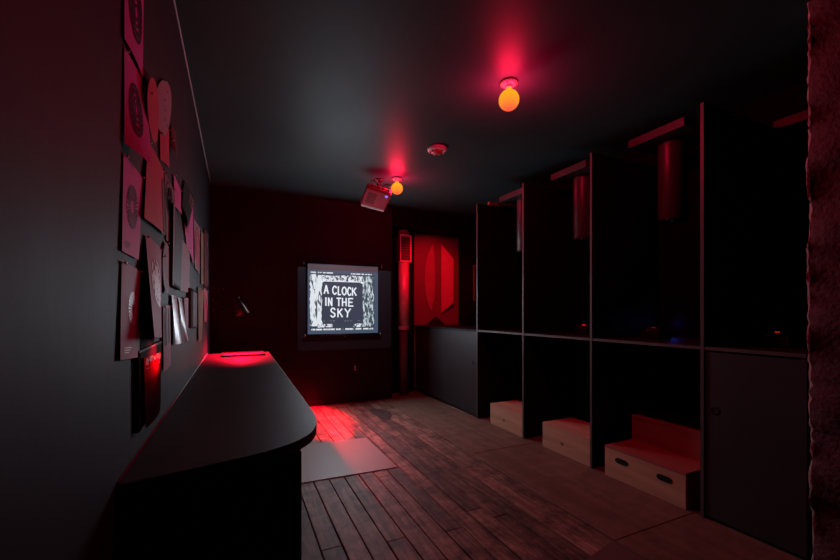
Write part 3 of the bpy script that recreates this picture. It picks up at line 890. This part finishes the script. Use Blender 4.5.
def sheet(name, label, cat, quad, paper_m, ink=None, motif=None, shape='rect', bow=0.0, outs=(0, 0, 0, 0), pins=((0, 0), (1, 0)), nu=10, nv=14, wave=0.0, solid=False):
    """quad: photo pixels of TL,TR,BR,BL on the wall; outs: how far each corner stands off the wall"""
    order[0] += 1
    base = 0.0025 + 0.00035 * order[0]
    P = [on_left(q[0], q[1], base + o_) for q, o_ in zip(quad, outs)]

    def S(u, v, d=0.0):
        p = (P[0] * (1 - u) + P[1] * u) * (1 - v) + (P[3] * (1 - u) + P[2] * u) * v
        p = p.copy()
        p.x += d + bow * math.sin(PI * u) * (0.25 + 0.75 * v) + wave * math.sin(v * 9 + u * 3) * v
        return p
    bm = B()
    if shape == 'rect':
        g = [[bm.verts.new(S(i / nu, j / nv)) for j in range(nv + 1)] for i in range(nu + 1)]
        for i in range(nu):
            for j in range(nv):
                f = bm.faces.new((g[i][j], g[i][j + 1], g[i + 1][j + 1], g[i + 1][j])); f.smooth = True
        if solid:                                  # board: close the sides back to the wall
            rim = [g[i][0] for i in range(nu + 1)] + [g[nu][j] for j in range(1, nv + 1)] + [g[i][nv] for i in range(nu - 1, -1, -1)] + [g[0][j] for j in range(nv - 1, 0, -1)]
            back = [bm.verts.new((XL + .0005, v.co.y, v.co.z)) for v in rim]
            for k in range(len(rim)):
                k2 = (k + 1) % len(rim)
                bm.faces.new((rim[k], rim[k2], back[k2], back[k]))
    else:
        c = bm.verts.new(S(.5, .5))
        prev = None
        for r in (0.4, 0.75, 1.0):
            ring = [bm.verts.new(S(.5 + .5 * r * math.cos(2 * PI * k / 28), .5 + .5 * r * math.sin(2 * PI * k / 28))) for k in range(28)]
            for k in range(28):
                k2 = (k + 1) % 28
                f = bm.faces.new((c, ring[k], ring[k2])) if prev is None else bm.faces.new((prev[k], ring[k], ring[k2], prev[k2]))
                f.smooth = True
            prev = ring

    def poly(uv, d=.0015):
        try:
            bm.faces.new([bm.verts.new(S(a, b, d)) for a, b in uv]).material_index = 1
        except ValueError:
            pass
    if motif:
        kind, cu, cv, ru, rv = motif[:5]
        if kind == 'burst':
            n = motif[5] if len(motif) > 5 else 22
            for k in range(n):
                a0, a1 = 2 * PI * (k - .28) / n, 2 * PI * (k + .28) / n
                poly([(cu + ru * .28 * math.cos(a0), cv + rv * .28 * math.sin(a0)), (cu + ru * math.cos(a0), cv + rv * math.sin(a0)),
                      (cu + ru * math.cos(a1), cv + rv * math.sin(a1)), (cu + ru * .28 * math.cos(a1), cv + rv * .28 * math.sin(a1))])
        elif kind == 'rings':
            for r0, r1 in ((1.0, .86), (.78, .62), (.52, .40), (.3, .2)):
                for k in range(28):
                    a0, a1 = 2 * PI * k / 28, 2 * PI * (k + 1) / 28
                    poly([(cu + ru * q * math.cos(a), cv + rv * q * math.sin(a)) for q, a in ((r0, a0), (r0, a1), (r1, a1), (r1, a0))])
            for k in range(24):
                a0, a1 = 2 * PI * (k - .2) / 24, 2 * PI * (k + .2) / 24
                poly([(cu + ru * q * math.cos(a), cv + rv * q * math.sin(a)) for q, a in ((.62, a0), (.86, a0), (.86, a1), (.62, a1))], .0018)
        elif kind == 'oval':
            poly([(cu + ru * math.cos(2 * PI * k / 30), cv + rv * math.sin(2 * PI * k / 30)) for k in range(30)])
        elif kind == 'sketch':
            for r0, r1 in ((1.0, .84), (.62, .52)):
                for k in range(28):
                    if random.random() < .85:
                        a0, a1 = 2 * PI * k / 28, 2 * PI * (k + 1) / 28
                        poly([(cu + ru * q * math.cos(a), cv + rv * q * math.sin(a)) for q, a in ((r0, a0), (r0, a1), (r1, a1), (r1, a0))])
            for k in range(110):
                a = random.uniform(0, 2 * PI); q = random.uniform(0, .8) ** .7
                uu, vv = cu + ru * q * math.cos(a), cv + rv * q * math.sin(a)
                l = random.uniform(.1, .3)
                poly([(uu, vv), (uu + ru * .22, vv + rv * .02), (uu + ru * .18, vv + rv * l), (uu - ru * .02, vv + rv * l)])
        elif kind == 'marks':
            for (a, b) in motif[5]:
                poly([(a - ru, b - rv), (a + ru, b - rv * .4), (a + ru, b + rv), (a - ru, b + rv * .4)])
        elif kind == 'bars':
            for (a, b, w_, h__) in motif[5]:
                poly([(a, b), (a + w_, b), (a + w_, b + h__), (a, b + h__)])
        if len(motif) > 6 and motif[6] == 'caption':
            for r in range(3):
                poly([(.12, .88 + r * .025), (.12 + .3 - .06 * r, .88 + r * .025), (.12 + .3 - .06 * r, .888 + r * .025), (.12, .888 + r * .025)])
    o = obj(name, bm, [paper_m, ink or M['ink']], None, recalc=False)
    tag(o, label, cat, 'prints pinned on the left wall')
    for (u, v) in pins:
        bm = B()
        p = S(min(max(u, .06), .94), min(max(v, .015), .98))
        lathe(bm, 0, 0, [(.0008, -.006), (.0012, .002), (.0035, .003), (.0042, .006), (.0025, .0085)], 10)
        for vv in bm.verts:
            vv.co = Vector((p.x + vv.co.z, p.y + vv.co.x, p.z + vv.co.y))
        obj('pin', bm, M['pin'], o)
    return o


# column nearest the camera
sheet('art_print', 'pink print with a dark ring motif, topmost at the near edge of the wall', 'print', [(124.2, -60), (144, -38), (142.8, 78), (124.6, 38.6)], M['pink'], M['ink'], ('rings', .52, .56, .36, .27), bow=.004, outs=(0, 0, .006, .004))
sheet('art_print', 'pink print with a tall dark concentric oval, second from top near the camera', 'print', [(124.4, 46.4), (145, 86), (153, 168), (124.6, 143)], M['pink'], M['ink'], ('rings', .38, .53, .25, .29), bow=.006, outs=(0, 0, .045, .004))
sheet('art_print', 'pink print with a dark starburst, third down in the nearest column', 'print', [(123.6, 153), (142.5, 177.5), (139, 260), (122, 251)], M['pink'], M['ink'], ('burst', .47, .47, .31, .24, 26, 'caption'), outs=(0, 0, .004, .003))
sheet('art_print', 'mauve print with a white starburst, lowest in the nearest column', 'print', [(121.8, 260.7), (140.5, 271), (139.5, 357), (120.3, 360)], M['mauve'], M['whiteink'], ('burst', .5, .47, .22, .185, 26, 'caption'), bow=.004, outs=(0, 0, .006, .004))
# second column; the black card stands in for a print's cast shadow
sheet('black_card', 'black card standing in for the shadow of the white oval print, beside the white starburst', 'card', [(141.5, 271), (154, 285), (154, 343), (140.5, 350)], M['black_card'], pins=())
sheet('art_print', 'red sheet below the big concentric oval print, bottom edge curling', 'print', [(148, 139), (163.4, 170), (165.5, 236), (144.3, 218)], M['redpaper'], M['darkred'], ('bars', 0, 0, 0, 0, ((.80, .18, .2, .8),)), bow=.006, outs=(0, 0, .006, .012))
sheet('art_print', 'mauve sheet with a white sketched oval, leaning off the wall', 'print', [(145.4, 234.5), (161.4, 249), (161.4, 338), (154.5, 337)], M['mauve'], M['whiteink'], ('sketch', .44, .44, .33, .25), bow=.008, outs=(0, 0, .01, .05))
sheet('clock_face_print', 'pale oval clock-like disc with small dark marks, high on the wall', 'print', [(155, 75), (173, 84), (169.5, 135), (155.5, 136)], M['pale'], M['ink'], ('marks', 0, 0, .035, .02, ((.48, .36), (.52, .55), (.50, .72), (.62, .2), (.66, .82))), shape='oval', pins=((.4, .03),), bow=.004)
sheet('curled_leaf_print', 'narrow red sheet curling off the wall beside the pale clock-like disc', 'print', [(146.5, 69), (159.5, 86), (158.5, 147), (148.5, 138)], M['redpaper'], None, None, shape='oval', outs=(.022, .006, .006, .022), bow=.002, pins=((.2, .3),))
sheet('art_print', 'narrow red strip hanging below the pale clock-like disc', 'print', [(160, 133), (169, 129), (169.3, 168), (160.5, 160)], M['redpaper'], None, None, bow=.004)
sheet('art_print', 'thin dark red curl of paper, highest scrap toward the corner', 'print', [(171.6, 126), (175.5, 130), (177.5, 163), (170.5, 146)], M['darkred'], None, None, bow=.008, outs=(0, 0, .02, 0), pins=((.8, 0), (0.1, .6)))
sheet('art_print', 'brownish card with a dark picture between the red sheet and the grey panel', 'print', [(164.5, 171), (174, 190), (173, 246), (166.5, 240)], M['brown'], M['ink'], ('sketch', .45, .32, .4, .3))
sheet('art_print', 'slender pink sheet left of the black cloth', 'print', [(173.8, 173.5), (181, 191), (181.5, 215), (174.5, 206)], M['pink'], None, None, bow=.003)
sheet('black_cloth', 'black diamond of cloth hung by one corner among the prints', 'cloth', [(184.3, 179.6), (194.6, 199), (187.5, 230), (182, 206)], M['black_card'], M['darkred'], ('bars', 0, 0, 0, 0, ((.45, .1, .5, .35),)), bow=.01, outs=(0, 0, .01, .006), pins=((0, 0), (1, .02)))
sheet('art_print', 'pink sheet behind the black cloth with a wavy edge', 'print', [(183, 216), (193, 202), (193.6, 266), (187, 247)], M['pink'], M['redpaper'], ('bars', 0, 0, 0, 0, ((.0, .0, .35, .5),)), bow=.006)
sheet('art_print', 'plain pink-mauve sheet in the middle of the wall beside the grey panel', 'print', [(180.6, 239), (189.8, 248), (189.5, 293), (180.6, 291)], M['pale'], None, None, bow=.003)
sheet('grey_panel', 'tall dark grey panel with a pale left edge, middle of the wall', 'panel', [(173.4, 203), (183, 234), (180.6, 290), (172.2, 285)], M['grey_card'], M['pale'], ('bars', 0, 0, 0, 0, ((.0, .0, .10, 1.0),)), outs=(.012, .012, .012, .012), pins=(), solid=True)
sheet('oval_card', 'tall brown oval card beside the white oval print', 'card', [(162.6, 240), (170, 244), (170, 294), (162.8, 293)], M['brown'], None, None, shape='oval', bow=.003, pins=((.6, .02), (.08, .3)))
sheet('art_print', 'pale patterned pink sheet high toward the far corner', 'print', [(194, 219), (200, 228), (199.5, 274), (195, 268)], M['pale'], M['redpaper'], ('sketch', .5, .5, .45, .45), bow=.003)
sheet('woven_strip', 'upper straw-coloured woven strip near the far corner', 'strip', [(201, 231), (203.6, 234), (203.6, 284), (201, 284)], M['straw'], None, None, pins=((.5, 0),))
sheet('dark_board', 'tall dark red board nearest the far corner', 'board', [(204.3, 228), (208.2, 233), (208.2, 287), (204.4, 287)], M['darkred'], M['brown'], ('bars', 0, 0, 0, 0, ((.75, .02, .2, .95),)), pins=((.3, 0),), solid=True)
sheet('art_print', 'narrow mauve sheet with dark hanging ribbons, low on the wall', 'print', [(163.2, 306), (170, 305), (171, 364), (163.6, 372)], M['mauve'], M['ink'], ('bars', 0, 0, 0, 0, ((.22, .0, .16, .62), (.62, .05, .16, .55), (.1, .1, .05, .5))), bow=.003)
sheet('glossy_strip', 'curved glossy white strip, left of the bright pair', 'strip', [(171.7, 294.8), (176.6, 296), (181.6, 342.5), (176, 344.5)], M['strip'], M['ink'], ('bars', 0, 0, 0, 0, ((.15, .05, .3, .012),)), bow=.01, outs=(0, 0, .016, .012), pins=())
sheet('glossy_strip', 'curved glossy white strip, right of the bright pair', 'strip', [(178, 297.4), (182.2, 299), (187.5, 340.5), (184.8, 342)], M['strip'], M['ink'], ('bars', 0, 0, 0, 0, ((.15, .05, .3, .012),)), bow=.01, outs=(0, 0, .016, .012), pins=())
sheet('art_print', 'small mauve sheet behind the bright pair of strips', 'print', [(184, 297), (191, 299), (190, 329), (186, 330)], M['mauve'], None, None)
sheet('dark_board', 'small black framed board low on the wall beside the white strips', 'board', [(190.6, 288), (197.2, 292), (197, 328), (190.6, 328)], M['darkred'], M['black_card'], ('bars', 0, 0, 0, 0, ((0, 0, .3, 1), (.0, 0, 1, .05))), outs=(.01, .01, .01, .01), pins=(), solid=True)
sheet('woven_strip', 'lower straw-coloured woven hanging near the far corner', 'strip', [(198, 287), (204, 290), (202, 338), (198.6, 342)], M['straw'], None, None, bow=.004, pins=((.5, 0),))
sheet('art_print', 'small grey sheet lowest beside the far corner', 'print', [(204.2, 288), (207.8, 291), (207, 322), (204.4, 322)], M['mauve'], None, None)
o = sheet('dark_board', 'black board holding a red-lit curled print just above the worktop', 'board', [(138.6, 351), (161.4, 341), (161, 402), (138.8, 433)], M['black_card'], M['grey_card'], ('bars', 0, 0, 0, 0, ((.0, .0, 1, .03),)), pins=(), solid=True)
sheet('curled_print', 'glossy translucent print with a red lamp reflection painted on its scalloped top edge above the worktop', 'print', [(144.3, 358), (161, 352), (160.5, 407), (145.5, 429)], M['film'], M['film_glint'],
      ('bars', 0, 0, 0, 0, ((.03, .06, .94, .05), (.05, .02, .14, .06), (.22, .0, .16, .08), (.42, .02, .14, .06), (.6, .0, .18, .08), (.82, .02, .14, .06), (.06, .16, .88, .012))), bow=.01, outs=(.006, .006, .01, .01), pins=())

# ------------------------------------------------------------------ lights
def point(name, loc, col, e, r=.05):
    l = bpy.data.lights.new(name, 'POINT')
    l.energy, l.color, l.shadow_soft_size = e, col, r
    o = bpy.data.objects.new(name, l)
    o.location = loc
    C.objects.link(o)
    return o


def spot(name, loc, target, col, e, size, blend, r=.03, sc=None):
    l = bpy.data.lights.new(name, 'SPOT')
    l.energy, l.color, l.shadow_soft_size, l.spot_size, l.spot_blend = e, col, r, size, blend
    o = bpy.data.objects.new(name, l)
    o.location = loc
    o.rotation_euler = (Vector(target) - Vector(loc)).to_track_quat('-Z', 'Y').to_euler()
    if sc:
        o.scale = sc
    C.objects.link(o)
    return o


UPW = 0.5
RED = (1.0, 0.005, 0.052)
for p_, e_ in (((1.562, 2.019, ZC - .114), 23), ((1.580, 3.978, ZC - .114), 20)):
    o = point('bulb_light', p_, RED, e_, .071)
    o.data.use_soft_falloff = False
    l = o.data                                # the socket and lamp base shade the upward cone of a real globe bulb
    l.use_nodes = True
    nt = l.node_tree
    em = next(n for n in nt.nodes if n.type == 'EMISSION')
    tcn = nt.nodes.new('ShaderNodeTexCoord')
    sp_ = nt.nodes.new('ShaderNodeSeparateXYZ')
    nt.links.new(tcn.outputs['Normal'], sp_.inputs[0])
    mrn = nt.nodes.new('ShaderNodeMapRange')
    mrn.interpolation_type = 'SMOOTHSTEP'
    mrn.inputs[1].default_value, mrn.inputs[2].default_value = 0.05, 0.75
    mrn.inputs[3].default_value, mrn.inputs[4].default_value = 1.0, UPW
    nt.links.new(sp_.outputs[2], mrn.inputs[0])
    nt.links.new(mrn.outputs[0], em.inputs['Strength'])
spot('task_lamp_light', (0.046, 4.36, 1.195), (0.04, 4.30, ZT), (1, .004, .03), 420, math.radians(124), 1.0, .02)
spot('floor_pool_added_spot', (0.88, 4.42, 2.55), (0.86, 4.42, 0), (1, .003, .022), 1700, math.radians(36), .4, .03, (1, .42, 1))  # unseen spot added for the red floor pool, no fitting built
a = bpy.data.lights.new('screen_glow', 'AREA')
a.shape, a.size, a.size_y, a.energy, a.color = 'RECTANGLE', 0.92, 0.74, 15, (0.78, 0.89, 1.0)
o = bpy.data.objects.new('screen_glow', a)
o.location = (1.278, SY - .02, 1.345)
o.rotation_euler = (PI / 2, 0, 0)          # faces -Y, back into the room
o.rotation_euler = Vector((0, -1, 0)).to_track_quat('-Z', 'Z').to_euler()
C.objects.link(o)
spot('alcove_added_spot', (2.30, 4.25, 2.30), (2.72, 5.5, 1.62), (1, .001, .012), 60, math.radians(66), .7, .04)  # unseen red spot added to brighten the alcove wall and pipe
PL = RM @ Vector((-.06, .18, -.002))
o = spot('projector_beam', PL, (PL.x, TB, PL.z), (.7, .86, 1.0), 24, math.radians(160), .1, .005)
o.rotation_euler = (PI / 2, 0, 0)
l = o.data                                    # the lens frames its beam to a rectangle on the back wall
l.use_nodes = True
nt = l.node_tree
em = next(n for n in nt.nodes if n.type == 'EMISSION')
tcn = nt.nodes.new('ShaderNodeTexCoord')
sp_ = nt.nodes.new('ShaderNodeSeparateXYZ')
nt.links.new(tcn.outputs['Normal'], sp_.inputs[0])


def nmath(op, a, b_):
    n = nt.nodes.new('ShaderNodeMath')
    n.operation = op
    for q, v in enumerate((a, b_)):
        if isinstance(v, (int, float)):
            n.inputs[q].default_value = v
        else:
            nt.links.new(v, n.inputs[q])
    return n.outputs[0]


SGN = 1
D_ = TB - PL.y
fw = nmath('MULTIPLY', nmath('ABSOLUTE', sp_.outputs[2], 0), SGN)
uu = nmath('DIVIDE', sp_.outputs[0], fw)
vv = nmath('DIVIDE', sp_.outputs[1], fw)
mask = nmath('MULTIPLY', nmath('MULTIPLY', nmath('GREATER_THAN', uu, (0.69 - PL.x) / D_), nmath('LESS_THAN', uu, (1.955 - PL.x) / D_)),
             nmath('MULTIPLY', nmath('GREATER_THAN', vv, (0.69 - PL.z) / D_), nmath('LESS_THAN', vv, (1.77 - PL.z) / D_)))
nt.links.new(mask, em.inputs['Strength'])
point('booth_blue_glow', (3.205, 2.02, 1.11), (.02, .10, 1.0), 0.06, .01)

wd = bpy.data.worlds.new('World')
bpy.context.scene.world = wd
wd.use_nodes = True
wd.node_tree.nodes['Background'].inputs[0].default_value = (0.01, 0.01, 0.012, 1)

c_ = on_left(153, 356, .012)
spot('film_added_spot', c_ + Vector((.10, .13, .05)), c_ + Vector((0, 0, -.01)), (1, .004, .03), 7, math.radians(40), .9, .01)  # unseen spot added to redden the top of the curled print

# ------------------------------------------------------------------ camera
cam = bpy.data.cameras.new('Camera')
cam.sensor_width = 36
cam.lens = F_PX / 840 * 36
cam.shift_y = (ROW - 280) / 840
cam.clip_start = 0.02
co = bpy.data.objects.new('Camera', cam)
co.location = (0, 0, H)
co.rotation_euler = (PI / 2, 0, -TH)
C.objects.link(co)
sc = bpy.context.scene
sc.camera = co
sc.view_settings.view_transform = 'Standard'
sc.view_settings.look = 'None'
